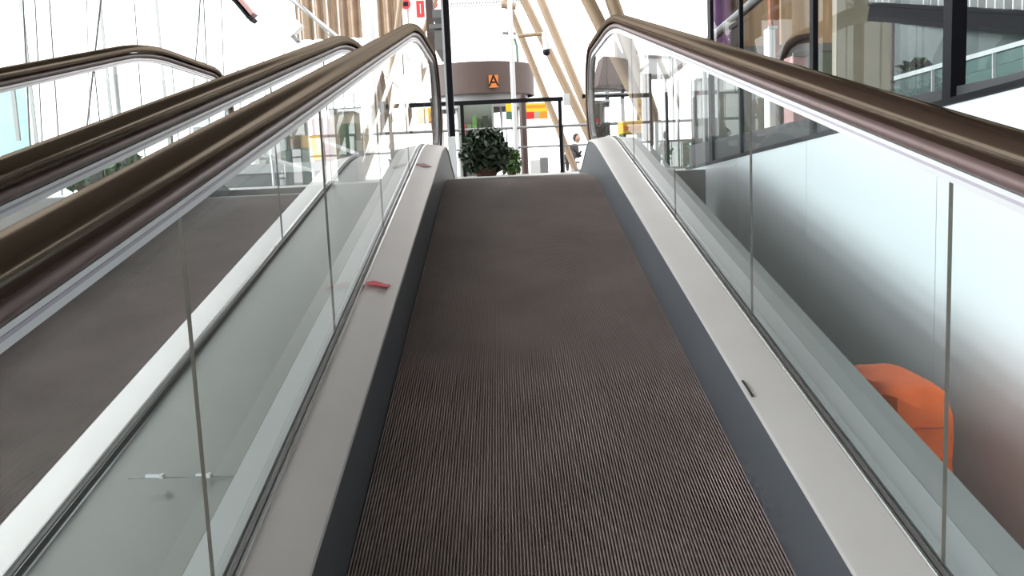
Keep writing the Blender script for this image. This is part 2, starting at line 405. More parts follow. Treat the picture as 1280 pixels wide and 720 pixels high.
for i in range(3):
    b = MB(); z = ctr[2]+hh*(.62-.35*i); b.box((ctr[0]-.06, ctr[1]-.226, z-.004), (ctr[0]+.06, ctr[1]-.214, z)); obj('seam', b, M['redorange'], bg)
# ------------------------------------------------------------------ landing and background
def upright(name, px0, px1, py_top, Y, mm, label, cat, shape='box', zbase=-.008, group=None, base=None):
    pm = (px0+px1)/2; c = at(pm, 215, Y); w = abs(at(px1, 215, Y).x - at(px0, 215, Y).x); zt = at(pm, py_top, Y).z
    m = MB()
    if shape == 'box': m.box((c.x-w/2, Y, zbase), (c.x+w/2, Y+w, zt))
    else: m.tube([(c.x, Y, zbase), (c.x, Y, zt)], w/2, 16)
    o = obj(name, m, mm, smooth=(shape != 'box')); return tagged(o, label, cat, group)
# dark post right above the left deck end, with pale lower sleeve and a side strip
Yp = 9.0; c = at(565, 200, Yp); zt = 4.6
pt = thing('glazing_post', 'tall black post with a pale strip and white foot, just beyond the left newel', 'post', (c.x, Yp, 0))
m = MB(); m.box((c.x-.012, Yp, .42), (c.x+.045, Yp+.09, zt)); obj('post_shaft', m, M['black'], pt)
m = MB(); m.box((c.x-.034, Yp+.01, .42), (c.x-.0125, Yp+.08, zt)); obj('side_strip', m, M['ltgrey'], pt)
m = MB(); m.box((c.x-.034, Yp, -.008), (c.x+.045, Yp+.09, .415)); obj('post_sleeve', m, M['white'], pt)
# drum kiosk with the letter A
Yd = 25.0; a, b = at(522, 100, Yd), at(670, 100, Yd); R = (b.x-a.x)/2; dc = ((a.x+b.x)/2, Yd+R)
zt_, zb_ = at(605, 76, Yd).z, at(605, 116, Yd).z
dk = thing('round_kiosk', 'round brown kiosk drum carrying an orange letter A, beyond the top landing', 'kiosk', (dc[0], dc[1], 0))
m = MB(); m.ring(dc, R-.06, R, zb_, zt_, 64); m.ring(dc, .02, R-.06, zt_-.3, zt_-.25, 32); obj('fascia', m, M['brown'], dk, smooth=True)
m = MB(); m.ring(dc, R-.35, R-.2, zb_-.36, zb_+.05, 48); obj('lower_band', m, M['grey'], dk, smooth=True)
m = MB()
for t in range(8):
    an = t*math.pi/4+.2; m.tube([(dc[0]+(R-.5)*math.cos(an), dc[1]+(R-.5)*math.sin(an), -.008), (dc[0]+(R-.5)*math.cos(an), dc[1]+(R-.5)*math.sin(an), zb_+.1)], .04, 8)
obj('support_posts', m, M['ltgrey'], dk, kind='stuff')
pA = at(617, 102, Yd+.05); m = MB(); m.box((pA.x-.13, Yd-.035, pA.z-.17), (pA.x+.13, Yd-.012, pA.z+.17)); sg = obj('letter_plate', m, M['plate'], dk)
text('letter', 'A', .44, (pA.x, Yd-.04, pA.z), (rad(90), 0, 0), M['black'], sg)
# interior items of the kiosk: shelves with coloured goods, a low counter
Yk = 24.0
def shelf(px0, px1, py0, py1, Y, seed, label):
    rnd = random.Random(seed); a, b = at(px0, py0, Y), at(px1, py1, Y); t = thing('display_shelf', label, 'shelf', ((a.x+b.x)/2, Y, 0))
    m = MB(); m.box((a.x, Y+.4, -.008), (b.x, Y+.44, a.z)); m.box((a.x, Y, b.z-.04), (b.x, Y+.4, b.z)); m.box((a.x, Y, -.008), (a.x+.05, Y+.4, a.z)); m.box((b.x-.05, Y, -.008), (b.x, Y+.4, a.z))
    obj('frame', m, M['greygreen'], t)
    x = a.x+.08
    while x < b.x-.2:
        ww = rnd.uniform(.08, .16); hgt = rnd.uniform(.25, .6)*(a.z-b.z)
        m = MB(); m.box((x, Y+.08, b.z+.002), (x+ww, Y+.3, b.z+hgt)); obj('carton', m, M[rnd.choice(['leaf2','amber','leaf','red','leaf','brown'])], t); x += ww+.03
    return t
shelf(572, 618, 128, 165, 23.4, 4, 'shelf of red, green and amber goods below the round kiosk')
# portal frame
Yq = 18.0; po = thing('portal_frame', 'thin black portal frame with slim legs in front of the round kiosk', 'frame', (at(605,125,Yq).x, Yq, 0))
A_, B_ = at(511, 129, Yq), at(704, 126, Yq); zz = (A_.z+B_.z)/2
m = MB(); m.box((A_.x, Yq, zz-.04), (B_.x, Yq+.08, zz+.04)); obj('crossbar', m, M['black'], po)
for px in (515, 580, 702):
    x = at(px, 190, Yq).x; m = MB(); m.box((x-.035, Yq+.01, -.008), (x+.035, Yq+.07, zz-.04)); obj('leg', m, M['black'], po)
x = at(708, 126, Yq).x; m = MB(); m.box((x-.05, Yq-.02, zz-.12), (x+.07, Yq+.1, zz+.1)); obj('lamp_box', m, M['ltgrey'], po)
upright('column', 643, 649, -30, 20, M['ltgrey'], 'slim pale column in front of the right end of the round kiosk', 'column', 'tube')
upright('column', 652, 661, 118, 20.6, M['brown'], 'brown column standing just right of the slim pale one under the kiosk', 'column', 'tube')
upright('column', 543, 552, -30, 15.5, M['brown'], 'dark brown column just left of the tall black post', 'column', 'box')
upright('column', 464, 484, -40, 16, M['white'], 'thick white column rising behind the end of the second handrail', 'column', 'tube')
upright('column', 315, 325, -60, 18, M['white'], 'thin white column above the third handrail, left of the slanted white duct', 'column', 'tube')
pil = upright('pillar', 514, 540, -40, 30, M['white'], 'square white pillar bearing the red notice at the top', 'pillar', 'box')
# red notice and two round signs
Ys = 29.955
def board(name, px0, py0, px1, py1, Y, mm, label, cat, th=.04, marks=None):
    a, b = at(px0, py0, Y), at(px1, py1, Y); t = thing(name, label, cat, ((a.x+b.x)/2, Y, min(a.z, b.z)))
    m = MB(); m.box((a.x, Y, b.z), (b.x, Y+th, a.z)); obj('panel', m, mm, t)
    for (u0, v0, u1, v1, mk) in (marks or []):
        m = MB(); m.box((a.x+(b.x-a.x)*u0, Y-.012, a.z+(b.z-a.z)*v1), (a.x+(b.x-a.x)*u1, Y, a.z+(b.z-a.z)*v0)); obj('symbol', m, M[mk], t)
    return t
board('notice_board', 520, 1, 531, 21, Ys, M['red'], 'upright red notice board with a white mark on the white pillar', 'sign', marks=[(.46,.2,.54,.80,'white')])
for px, lb in ((507, 'small round red sign left of the red notice board'), (541, 'small round red sign right of the red notice board')):
    p = at(px, 5, Ys-.3); m = MB(); m.tube([(p.x, Ys-.3, p.z), (p.x, Ys-.26, p.z)], .16, 20); s_ = thing('round_sign', lb, 'sign', (p.x, Ys-.3, p.z)); obj('disc', m, M['red'], s_)
    m = MB(); m.box((p.x-.08, Ys-.315, p.z-.07), (p.x+.08, Ys-.3, p.z+.07)); obj('symbol', m, M['black'], s_)
    m = MB(); m.tube([(p.x, Ys-.25, p.z), (p.x, Ys-.25, 6.8)], .015, 6); obj('hanger', m, M['grey'], s_)
# lamp cluster / bracket at the dark post
Yb2 = 14.0; p = at(548, 30, Yb2); br = thing('wall_bracket', 'grey stepped bracket with fittings on the dark brown column', 'bracket', (p.x, Yb2, p.z))
m = MB()
for k, (x0, y0, x1, y1) in enumerate(((540,12,552,22),(536,30,553,35),(543,38,554,62))): a, b = at(x0,y0,Yb2), at(x1,y1,Yb2); m.box((a.x, Yb2, b.z), (b.x, Yb2+1.5, a.z))
obj('bracket_arm', m, M['grey'], br)
# struts
def strut(p0, p1, Yt, Yb_, wpx, mm, label, grp='slanted tan roof struts'):
    a, b = at(*p0, Yt), at(*p1, Yb_); d = b - a; k = (-.0 - a.z)/d.z; b = a + d*k
    a2 = a - d*((5.5-a.z)/(-d.z)) if a.z < 5.5 else a
    t = thing('roof_strut', label, 'strut', b, grp); m = MB(); r = wpx*Yt/F/2
    m.tube([b, a2], r, 16); obj('tube', m, mm, t, smooth=True)
    m = MB(); m.tube([b + Vector((0,0,-.008)), b+Vector((0,0,.05))], r*1.5, 16); obj('foot', m, M['grey'], t)
strut((637,10), (712,195), 22, 22, 8, M['tan'], 'tan strut leaning behind the right end of the round kiosk')
strut((655,0), (706,106), 22, 22, 10, M['tan'], 'middle of the three tan struts right of the kiosk, crossed by the small arm')
strut((676,0), (724,115), 21, 21, 10, M['tan'], 'rightmost of the three close tan struts right of the kiosk')
strut((735,0), (752,34), 14, 14, 16, M['tan'], 'thick tan strut meeting the end of the right handrail')
strut((765,0), (772,20), 14, 14, 17, M['tan'], 'thick tan strut at the top right behind the right handrail')
strut((493,60), (480,160), 19, 19, 7, M['tan'], 'tan strut seen through the left glass, left of its pair')
strut((522,60), (485,160), 19.5, 19.5, 6, M['tan'], 'more slanted tan strut seen through the left glass end')
# arm with spot lamps between struts
Ya_ = 21.5; t = thing('lamp_arm', 'small horizontal arm with a dark lamp between the tan struts', 'lamp', at(660, 43, Ya_))
m = MB(); m.tube([at(648,45,Ya_), at(681,42,Ya_)], .045, 8); obj('arm', m, M['tan'], t)
m = MB(); m.tube([at(680,40,Ya_), at(684,62,Ya_)], .07, 10, .09); obj('bracket', m, M['ltgrey'], t)
m = MB(); m.sphere(at(683,65,Ya_), .09); obj('lamp_head', m, M['black'], t, smooth=True)
t = thing('hanging_lamp', 'small grey lamp hanging above the right end of the kiosk', 'lamp', at(637, 8, Ya_))
m = MB(); m.tube([at(637,22,Ya_), at(637,41,Ya_)], .03, 8, .06); m.tube([at(628,41,Ya_), at(645,42,Ya_)], .035, 8); obj('lamp_body', m, M['grey'], t)
m = MB(); m.tube([at(627,6,Ya_), at(645,8,Ya_)], .08, 8); m.tube([at(637,8,Ya_), at(637,22,Ya_)], .012, 6); m.tube([at(637,8,Ya_), at(637,8,Ya_)+Vector((0,0,1.2))], .03, 6); obj('mount', m, M['tan'], t)
m = MB(); m.tube([at(643,48,Ya_), at(646,58,Ya_), at(647,78,Ya_)], .03, 8); obj('cable', m, M['green'], t, label='thin green pipe beside the struts')  # green downpipe by the struts, only parented to the lamp
# slatted canopy edge at the very top
m = MB(); a, b = at(560, -25, 28), at(653, 4, 28)
for k in range(26): x = a.x + (b.x-a.x)*k/26; m.box((x, 28, b.z), (x+.05, 28.2, a.z+.6))
m.box((a.x, 28.05, b.z+.05), (b.x, 28.1, b.z+.12)); tagged(obj('slatted_canopy', m, M['ltgrey']), 'pale slatted canopy edge at the top above the kiosk', 'canopy')
# yellow signs
board('hanging_sign', 632, 130, 646, 149, 24, M['yellow'], 'small yellow sign left of the brown column', 'sign', marks=[(0,.5,.9,1,'green')])
board('hanging_sign', 657, 129, 685, 148, 24, M['yellow'], 'wider yellow and orange sign right of the brown column', 'sign', marks=[(.02,.55,.36,1,'red'),(.38,.55,.62,.95,'cream'),(.66,.55,.98,1,'amber'),(.05,.12,.9,.3,'amber')])
board('banner', 535, 135, 541, 162, 20, M['yellow'], 'narrow yellow banner left of the black post', 'banner', marks=[(.2,.2,.8,.4,'grey'),(.2,.6,.8,.75,'grey')])
for px, py in ((639,130),(664,129),(679,129),(538,135)):
    pass
# guard rail across the landing
Yg = 20.0; gr = thing('guard_rail', 'long slim metal guard rail with two bars crossing behind the landing', 'railing', (0, Yg, 0))
zr1 = at(640, 160, Yg).z; zr2 = at(680, 183, Yg).z
m = MB(); m.tube([(-5.2, Yg, zr1), (6.5, Yg, zr1)], .032, 10); obj('top_rail', m, M['grey'], gr, smooth=True)
m = MB(); m.tube([(-5.2, Yg, zr2), (6.5, Yg, zr2)], .022, 10); obj('mid_rail', m, M['grey'], gr, smooth=True)
k = -5.0
while k < 6.5: m = MB(); m.box((k-.015, Yg-.02, -.008), (k+.015, Yg+.02, zr1)); obj('post', m, M['grey'], gr); k += 1.27
# green shrub
def shrub(cx, cy, w, h, n, mm, label, seed, z0=-.008, pot=True, leafsize=.07):
    rnd = random.Random(seed); t = thing('potted_shrub', label, 'shrub', (cx, cy, z0)); m = MB()
    for _ in range(n):
        u, v, q = rnd.gauss(0, .33), rnd.gauss(0, .33), rnd.random()
        wd = w/2*(1.15 - .55*abs(q-.4)*1.6)
        u = max(-1, min(1, u*1.6)); v = max(-1, min(1, v*1.6))
        p = Vector((cx+u*wd, cy+v*wd*.8, z0+.12*h+q*h*.88)); s = leafsize*rnd.uniform(.6, 1.3)
        a = Vector((rnd.gauss(0,1), rnd.gauss(0,1), rnd.gauss(0,1))).normalized(); b = a.cross(Vector((rnd.gauss(0,1), rnd.gauss(0,1), .3))).normalized()
        m.add([p-a*s, p-b*s*.45, p+a*s, p+b*s*.45], [(0,1,2,3)])
    obj('foliage', m, mm, t)
    m = MB()
    for k in range(5): m.tube([(cx, cy, z0+.05), (cx+rnd.uniform(-.2,.2)*w, cy, z0+h*rnd.uniform(.5,.85))], .012, 6)
    obj('stem', m, M['soil'], t)
    if pot: m = MB(); m.tube([(cx, cy, z0), (cx, cy, z0+.18*h)], w*.22, 20, w*.3); obj('pot', m, M['soil'], t, smooth=True)
p = at(608, 215, 15); shrub(p.x, 15, .74, at(608, 163, 15).z, 2600, M['leaf'], 'dense dark green shrub just beyond the top of the belt', 5)
p = at(640, 215, 15.6); shrub(p.x, 15.6, .3, at(640, 186, 15).z, 260, M['leaf2'], 'small loose green plant right of the dark shrub', 6)
p = at(877, 207, 13); shrub(p.x, 13, .34, at(877, 176, 13).z, 700, M['leaf'], 'green plant behind the right glass near the landing', 8)
p = at(850, 207, 12); shrub(p.x, 12, .32, at(850, 180, 12).z, 500, M['leaf2'], 'paler green plant beside the white post on the right', 9)
for k, (px, Y) in enumerate(((112, 8.0), (142, 8.6))):
    X = -3.5; q = atx(px, 212, X)
    shrub(q.x, q.y, .42, q.z+.30, 900, M['leaf2'], ['bright leafy plant seen under the second handrail, nearer one', 'bright leafy plant seen under the second handrail, farther one'][k], 20+k, z0=-.008)
# low grey cabinets right of centre, in front of the bright window
board('cabinet', 663, 200, 676, 220, 23, M['ltgrey'], 'small grey cabinet left of the taller one at the landing back', 'cabinet', th=.3)
board('cabinet', 675, 197, 686, 221, 22.4, M['grey'], 'taller grey cabinet with green tinge at the landing back', 'cabinet', th=.3)
# people seated at the far side
def person(px, py_top, Y, label, flip=1):
    head = at(px, py_top, Y); hx, hz = head.x, head.z - .12
    t = thing('person', label, 'person', (hx, Y, 0)); s = flip
    def skinbody():
        sh = hz - .24; hip = max(.46, sh-.50); t['hip'] = hip
        V = [(hx-.16*s, Y+.02, hip), (hx-.12*s, Y, hip+.22), (hx-.05*s, Y-.02, sh), (hx-.01*s, Y-.03, sh+.10),
             (hx-.16*s, Y-.45, hip+.02), (hx-.16*s, Y-.50, .06), (hx-.16*s, Y-.62, .04),
             (hx-.34*s, Y-.42, hip+.02), (hx-.34*s, Y-.46, .06), (hx-.34*s, Y-.58, .04),
             (hx-.04*s, Y-.2, sh-.02), (hx+.0*s, Y-.28, sh-.28), (hx+.08*s, Y-.42, sh-.12),
             (hx-.06*s, Y+.16, sh-.02), (hx-.04*s, Y+.1, sh-.3), (hx+.1*s, Y-.2, sh-.26)]
        E = [(0,1),(1,2),(2,3),(0,4),(4,5),(5,6),(0,7),(7,8),(8,9),(2,10),(10,11),(11,12),(2,13),(13,14),(14,15)]
        Rr = [.15,.14,.13,.055,.085,.05,.04,.085,.05,.04,.065,.045,.035,.065,.045,.035]
        me = bpy.data.meshes.new('body'); off = wloc(t)
        me.from_pydata([tuple(Vector(v)-off) for v in V], E, []); me.materials.append(M['cloth'])
        o = bpy.data.objects.new('body', me); C.objects.link(o); o.parent = t
        sk = o.modifiers.new('skin', 'SKIN'); sk.use_smooth_shade = True
        for i, r in enumerate(Rr): me.skin_vertices[0].data[i].radius = (r, r)
        me.skin_vertices[0].data[0].use_root = True
        o.modifiers.new('sub', 'SUBSURF').levels = 1; o.modifiers['sub'].render_levels = 1
    skinbody()
    m = MB(); m.sphere((hx+.01*s, Y-.03, hz), .105, 16, 12, (.85, .95, 1.15)); m.sphere((hx+.01*s, Y-.14, hz-.01), .018, 8, 6); hd = obj('head', m, M['skin'], t, smooth=True)
    m = MB(); m.sphere((hx-.012*s, Y+.005, hz+.025), .118, 16, 12, (.95, 1, 1.1)); obj('hair', m, M['hair'], t, smooth=True)
    m = MB(); m.box((hx-.5*s if s > 0 else hx-.05, Y-.2, t['hip']-.24), (hx+.05 if s > 0 else hx+.5, Y+.25, t['hip']-.18)); bt = tagged(obj('bench', m, M['grey']), 'low grey bench under the %s seated person in dark clothes' % ('right-hand' if s > 0 else 'left-hand'), 'bench')
    for dx in (.05, .4):
        m = MB(); xx = hx - s*dx; m.box((xx-.02, Y-.15, -.008), (xx+.02, Y+.2, t['hip']-.24)); obj('leg', m, M['grey'], bt)
person(721, 168, 26, 'person in dark clothes with black hair seated near the right newel')
person(487, 180, 26, 'person with black hair seated behind the left deck end', -1)
# ------------------------------------------------------------------ left middle ground (seen through both glass sides)
def boxthing(name, px0, py0, px1, py1, Y, dep, mm, label, cat, bottom=True, parts=(), grp=None):
    a, b = at(px0, py0, Y), at(px1, py1, Y); z0 = -.008 if bottom else b.z
    t = thing(name, label, cat, ((a.x+b.x)/2, Y, z0), grp); m = MB(); m.box((a.x, Y, z0), (b.x, Y+dep, a.z)); obj('body', m, mm, t, bevel=.01)
    for (nm, q0, r0, q1, r1, mk) in parts:
        c, d = at(q0, r0, Y), at(q1, r1, Y); m = MB(); m.box((c.x, Y-.03, max(z0, d.z)), (d.x, Y-.002, c.z)); obj(nm, m, M[mk], t)
    return t
boxthing('shop_kiosk', 411, 137, 476, 192, 17, 2, M['cream'], 'cream panelled kiosk with a dark green door, seen through the left glass', 'kiosk',
         parts=(('door','424','155',447,191,'green'),) and (('door',424,155,447,195,'green'),('roof_trim',411,136,476,139,'grey'),('window_panel',452,146,470,160,'white'),('window_panel',414,146,422,165,'cream')))
boxthing('partition_panel', 389, 148, 411, 168, 16.5, .3, M['pink'], 'pinkish panel beside the cream kiosk', 'panel', parts=(('base_panel',389,170,403,200,'yellow'),('edge_post',385,142,389,215,'white')))
boxthing('counter', 438, 192, 500, 226, 14, .8, M['dkgrey'], 'dark grey counter in front of the cream kiosk', 'counter', parts=(('worktop',436,190,501,194,'grey'),('shelf_light',455,196,466,202,'ltgrey')))
boxthing('cabinet', 355, 166, 380, 226, 15, .5, M['grey'], 'grey-teal cabinet left of the pink panel', 'cabinet', parts=(('door',356,170,366,220,'teal'),('door',368,170,379,220,'teal')))
boxthing('notice_box', 336, 178, 347, 194, 14, .2, M['white'], 'small white box left of the grey-teal cabinet', 'box', parts=(('stand',340,194,343,232,'grey'),))
boxthing('bollard', 349, 218, 356, 238, 12, .1, M['white'], 'short white bollard low behind the left glass', 'bollard', parts=(('band',349,222,356,224,'grey'),))
for i, (p0, p1, Y) in enumerate((((402,175),(448,193),12), ((340,199),(392,214),12))):
    t = thing('white_handrail', ['white sloping handrail in front of the cream kiosk', 'white sloping handrail left of the pink panel'][i], 'handrail', at(*p1, Y)); m = MB(); a, b = at(*p0, Y), at(*p1, Y)
    m.tube([a, b], .025, 10); obj('bar', m, M['white'], t, smooth=True)
    for q in (a, b): m = MB(); m.tube([(q.x, q.y, -.008), q], .02, 8); obj('post', m, M['white'], t)
boxthing('low_wall', 236, 211, 437, 232, 12.6, .2, M['grey'], 'long low grey wall behind the parallel walkway on the left', 'wall', parts=(('coping',236,209,437,212,'ltgrey'),))
boxthing('back_wall', 240, 152, 388, 232, 21, .3, M['greygreen'], 'hazy grey-green wall far behind the left glass', 'wall', parts=(('pilaster',300,160,308,230,'ltgrey'),('pilaster',322,155,328,230,'teal'),('top_trim',240,150,388,153,'ltgrey')))
# upper left: slatted screen, duct, cables
Yw = 30.0; a, b = at(366, -20, Yw), at(512, 48, Yw)
m = MB(); n = 120; pts = []
for i in range(n+1):
    u = i/n; x = a.x + (b.x-a.x)*u; y = Yw + .10*math.sin(u*60) + .05*math.sin(u*141+1)
    pts.append((x, y))
m.add([(x, y, b.z+.1) for x, y in pts] + [(x, y, a.z+.8) for x, y in pts] + [(x, y+.05, b.z+.1) for x, y in pts] + [(x, y+.05, a.z+.8) for x, y in pts],
      [(i, i+1, n+2+i, n+1+i) for i in range(n)] + [(2*n+2+i, 3*n+3+i, 3*n+4+i, 2*n+3+i) for i in range(n)] + [(i, 2*n+2+i, 2*n+3+i, i+1) for i in range(n)])
tagged(obj('hanging_screen', m, M['screen'], smooth=True), 'tall tan folded screen hanging above the left handrails', 'screen')
Yt = 18
m = MB(); A1, B1 = at(322, -12, Yt), at(372, 40, Yt); m.bar(A1, B1, .25, .30); d1 = thing('ceiling_duct', 'slanted white duct with a grey underside above the left handrails', 'duct', A1); obj('duct_body', m, M['white'], d1)
m = MB(); m.bar(A1-Vector((0,0,.19)), B1-Vector((0,0,.19)), .22, .07); obj('underside', m, M['grey'], d1)
m = MB(); A1, B1 = at(288, -14, 16), at(317, 20, 16); m.bar(A1, B1, .3, .1); g1 = thing('roof_beam', 'pinkish slanted roof beam with dark lower edge at the top left', 'beam', A1); obj('beam_body', m, M['pink'], g1)
m = MB(); m.bar(A1-Vector((0,0,.09)), B1-Vector((0,0,.09)), .3, .08); obj('lower_edge', m, M['black'], g1)
# pale ceiling bracing lines
cab = [((28,-10),(37,170),9,.010,'first from the left'), ((43,-10),(52,165),9.5,.008,'second from the left'), ((61,-10),(66,66),10,.009,'third from the left, thicker'),
       ((127,-10),(110,145),9,.011,'strongly tilted one'), ((167,-10),(171,48),11,.008,'right of the tilted one'), ((251,-10),(245,68),12,.010,'near the end of the third handrail'),
       ((254,-10),(258,78),12.4,.010,'just right of the one near the third handrail end'), ((276,-10),(279,75),14,.009,'closest to the thin white column'), ((108,-10),(109,28),13,.008,'between third and tilted one'),
       ((366,-5),(412,45),20,.014,'dark diagonal one before the tan screen')]
for i, (p0, p1, Y, r, wl) in enumerate(cab):
    a, b = at(*p0, Y), at(*p1, Y); d = b-a; k = (0-a.z)/d.z; b = a+d*k; a2 = a + d*((5.2-a.z)/d.z)
    if i == 9: a2, b = at(350,-22,Y), at(*p1, Y)
    m = MB(); m.tube([a2, b], r, 8); tagged(obj('steel_cable', m, M['grey']), 'thin steel cable in the left window, ' + wl.replace('just right of the one near the third handrail end', 'right of the pair at the third handrail end').replace('near the end of the third handrail', 'left of the pair at the third handrail end'), 'cable')
upright('column', 151, 159, 62, 11, M['white'], 'short whitish post under the third handrail against the window', 'post', 'tube')
boxthing('planter_wall', -12, 98, 20, 176, 9, .3, M['tealglass'], 'pale teal glass screen at the far left under the third handrail', 'screen', parts=(('edge_strip',18,98,22,176,'ltgrey'),))
# ------------------------------------------------------------------ right middle ground (seen through the right glass)
Yr = 14
upright('bollard_post', 820, 831, 152, 9.3, M['white'], 'square white post seen through the right glass near its last joint', 'post')
upright('bollard_post', 834, 837, 110, 9.8, M['dkgrey'], 'thin dark post right beside the square white post', 'post')
upright('column', 806, 817, 92, 10.5, M['brown'], 'brown upright left of the square white post', 'column')
upright('column', 893, 897, 90, 8.2, M['dkgrey'], 'thin dark post behind the right glass left of the grey panels', 'post')
upright('column', 865, 874, 100, 14, M['grey'], 'grey column between the plants behind the right glass', 'column', 'tube')
upright('column', 846, 851, 100, 12.5, M['ltgrey'], 'pale column above the paler plant behind the right glass', 'column', 'tube')
# reflection of the drum kiosk in the right glass, built as a solid shape
t = thing('drum_reflection', 'brown flared shape on dark posts, standing in for the kiosk reflection in the right glass', 'canopy', at(780, 215, 16)); Yc2 = 16
q = [at(757, 66, Yc2), at(795, 62, Yc2), at(809, 104, Yc2), at(748, 106, Yc2)]
m = MB(); m.hexa([q[3], q[2], q[2]+Vector((0,1.6,0)), q[3]+Vector((0,1.6,0)), q[0]+Vector((0,.3,0)), q[1]+Vector((0,.3,0)), q[1]+Vector((0,1.3,0)), q[0]+Vector((0,1.3,0))]); obj('reflected_drum', m, M['brown'], t)
m = MB(); a = at(728, 120, Yc2); b = at(810, 117, Yc2); zz = (a.z+b.z)/2; m.box((a.x, Yc2, zz-.035), (b.x, Yc2+.07, zz+.035)); obj('crossbar', m, M['black'], t)
for px in (762, 781, 800): x = at(px, 190, Yc2).x; m = MB(); m.box((x-.03, Yc2+.08, -.008), (x+.03, Yc2+.14, q[3].z)); obj('post', m, M['dkgrey'], t)
boxthing('counter', 740, 126, 762, 149, 17, .6, M['brown'], 'brown counter front under the flared brown shape', 'counter', parts=(('top_panel',740,126,762,129,'grey'),))
boxthing('yellow_table', 778, 151, 806, 166, 12, .5, M['yellow'], 'bright yellow stand above the right deck end', 'stand', bottom=False, parts=(('front_band',779,158,805,162,'amber'),))
x0, x1 = at(782,160,12).x, at(803,160,12).x
yt = [o for o in bpy.data.objects if o.name.startswith('yellow_table')][0]
for x in (x0, x1): m = MB(); m.box((x-.02, 12.1, -.008), (x+.02, 12.4, at(790,165,12).z)); obj('leg', m, M['green'], yt)
t = thing('awning', 'pale grey-edged awning behind the right glass', 'awning', at(840, 95, 18)); Y = 18
m = MB(); q = [at(803,93,Y), at(838,93,Y), at(866,72,Y), at(803,70,Y)]; m.add([*q, *[v+Vector((0,1,0)) for v in q]], [(3,2,1,0),(4,5,6,7),(0,1,5,4),(1,2,6,5),(2,3,7,6),(3,0,4,7)]); obj('awning_cover', m, M['ltgrey'], t)
m = MB(); m.bar(at(803,97,Y), at(834,97,Y), .08, .07); m.bar(at(834,97,Y), at(862,74,Y), .08, .09); m.bar(at(803,70,Y), at(866,72,Y), .06, .04); obj('edge_frame', m, M['grey'], t)
for px in (805, 833): x = at(px, 100, Y).x; m = MB(); m.box((x-.02, Y+.1, -.008), (x+.02, Y+.14, at(px,97,Y).z)); obj('post', m, M['grey'], t)
boxthing('wall_cabinet', 872, 99, 892, 214, 17, .5, M['ltgrey'], 'tall pale cabinet with a dark top behind the right glass', 'cabinet', parts=(('top_trim',869,98,893,101,'grey'),('red_label',868,114,873,122,'red')))
boxthing('panel_wall', 893, 117, 975, 215, 15.5, .3, M['cream'], 'grey-green panelled wall behind the right glass, with coloured signs', 'panel wall',
         parts=(('panel',895,121,915,170,'ltgrey'),('panel',920,118,926,160,'teal'),('panel',930,118,942,160,'leaf'),('panel',962,130,976,170,'cream')))
board('hanging_sign', 915, 137, 944, 147, 15.2, M['green'], 'green sign with a yellow band behind the right glass', 'sign', marks=[(.3,.1,.95,.7,'yellow'),(.55,.2,.75,.6,'cream')])
board('hanging_sign', 945, 147, 964, 157, 15.2, M['yellow'], 'pale orange sign to the right of the green one', 'sign', marks=[(.1,.3,.6,.7,'cream')])
# green tinted screen low right
boxthing('glass_screen', 832, 176, 903, 216, 11, .02, M['tealglass'], 'low green-tinted glass screen in front of the plants on the right', 'screen', parts=(('cap_rail',832,175,903,177,'grey'),))
# ------------------------------------------------------------------ hall beyond the right glazing
Yh = 13.0
def panelrun(name, px0, px1, py0, py1, Y, mm, label, cat, dep=.15): return boxthing(name, px0, py0, px1, py1, Y, dep, mm, label, cat, bottom=False)
panelrun('wall_panel', 892, 914, -30, 60, 13, M['purple'], 'purple wall panel at the top right behind the glazing', 'panel')
panelrun('wall_panel', 914, 927, -30, 60, 13.05, M['brown'], 'brown strip panel right of the purple one', 'panel')
panelrun('wall_panel', 927, 962, -30, 60, 13.1, M['wood'], 'warm tan wall panel left of the rust column', 'panel')
boxthing('lower_wall', 892, 60.5, 1050, 215, 13, .3, M['greygreen'], 'grey-green lower wall under the purple and tan panels', 'wall', parts=(('top_ledge',892,60,1050,63,'grey'),))
upright('column', 964, 975, -30, 12, M['orangebrown'], 'rust-brown column behind the glazing at the top right', 'column')
panelrun('wall_panel', 976, 1045, -30, 60, 13.1, M['wood'], 'wide warm tan wall panel right of the rust column', 'panel')
boxthing('white_cabinet', 961, 34, 970, 80, 10, .2, M['white'], 'narrow white cabinet in front of the rust column', 'cabinet', parts=(('top_cap',960,33,971,36,'ltgrey'),))
boxthing('red_bin', 991, 69, 1010, 90, 9, .3, M['pink'], 'dull red bin low beside the black glazing post', 'bin', parts=(('lid',990,66,1011,70,'grey'),))
# bent dark pipe
m = MB(); m.tube([at(976,72,9.5), at(984,58,9.5), at(996,50,9.5), at(1012,47,9.5)], .05, 10); 
m.tube([at(976,72,9.5), (at(976,72,9.5).x, 9.5, -.008)], .05, 10); tagged(obj('bent_pipe', m, M['brown'], smooth=True), 'dark bent pipe curving left of the black glazing post', 'pipe')
# slanted handrail of another escalator
t = thing('escalator_handrail', 'pinkish grey slanted handrail crossing the purple panel at the top right', 'handrail', at(887, 50, 8.5))
m = MB(); A, B = at(880, 54, 8.5), at(960, -14, 8.5); m.tube([A, B], .034, 12); obj('rail', m, M['strip'], t, smooth=True)
m = MB(); m.tube([A-Vector((0,0,.045)), B-Vector((0,0,.045))], .018, 12); obj('under_rail', m, M['guide'], t, smooth=True)
m = MB(); m.tube([(A.x, 8.5, -.008), A], .025, 10); obj('post', m, M['grey'], t, smooth=True)
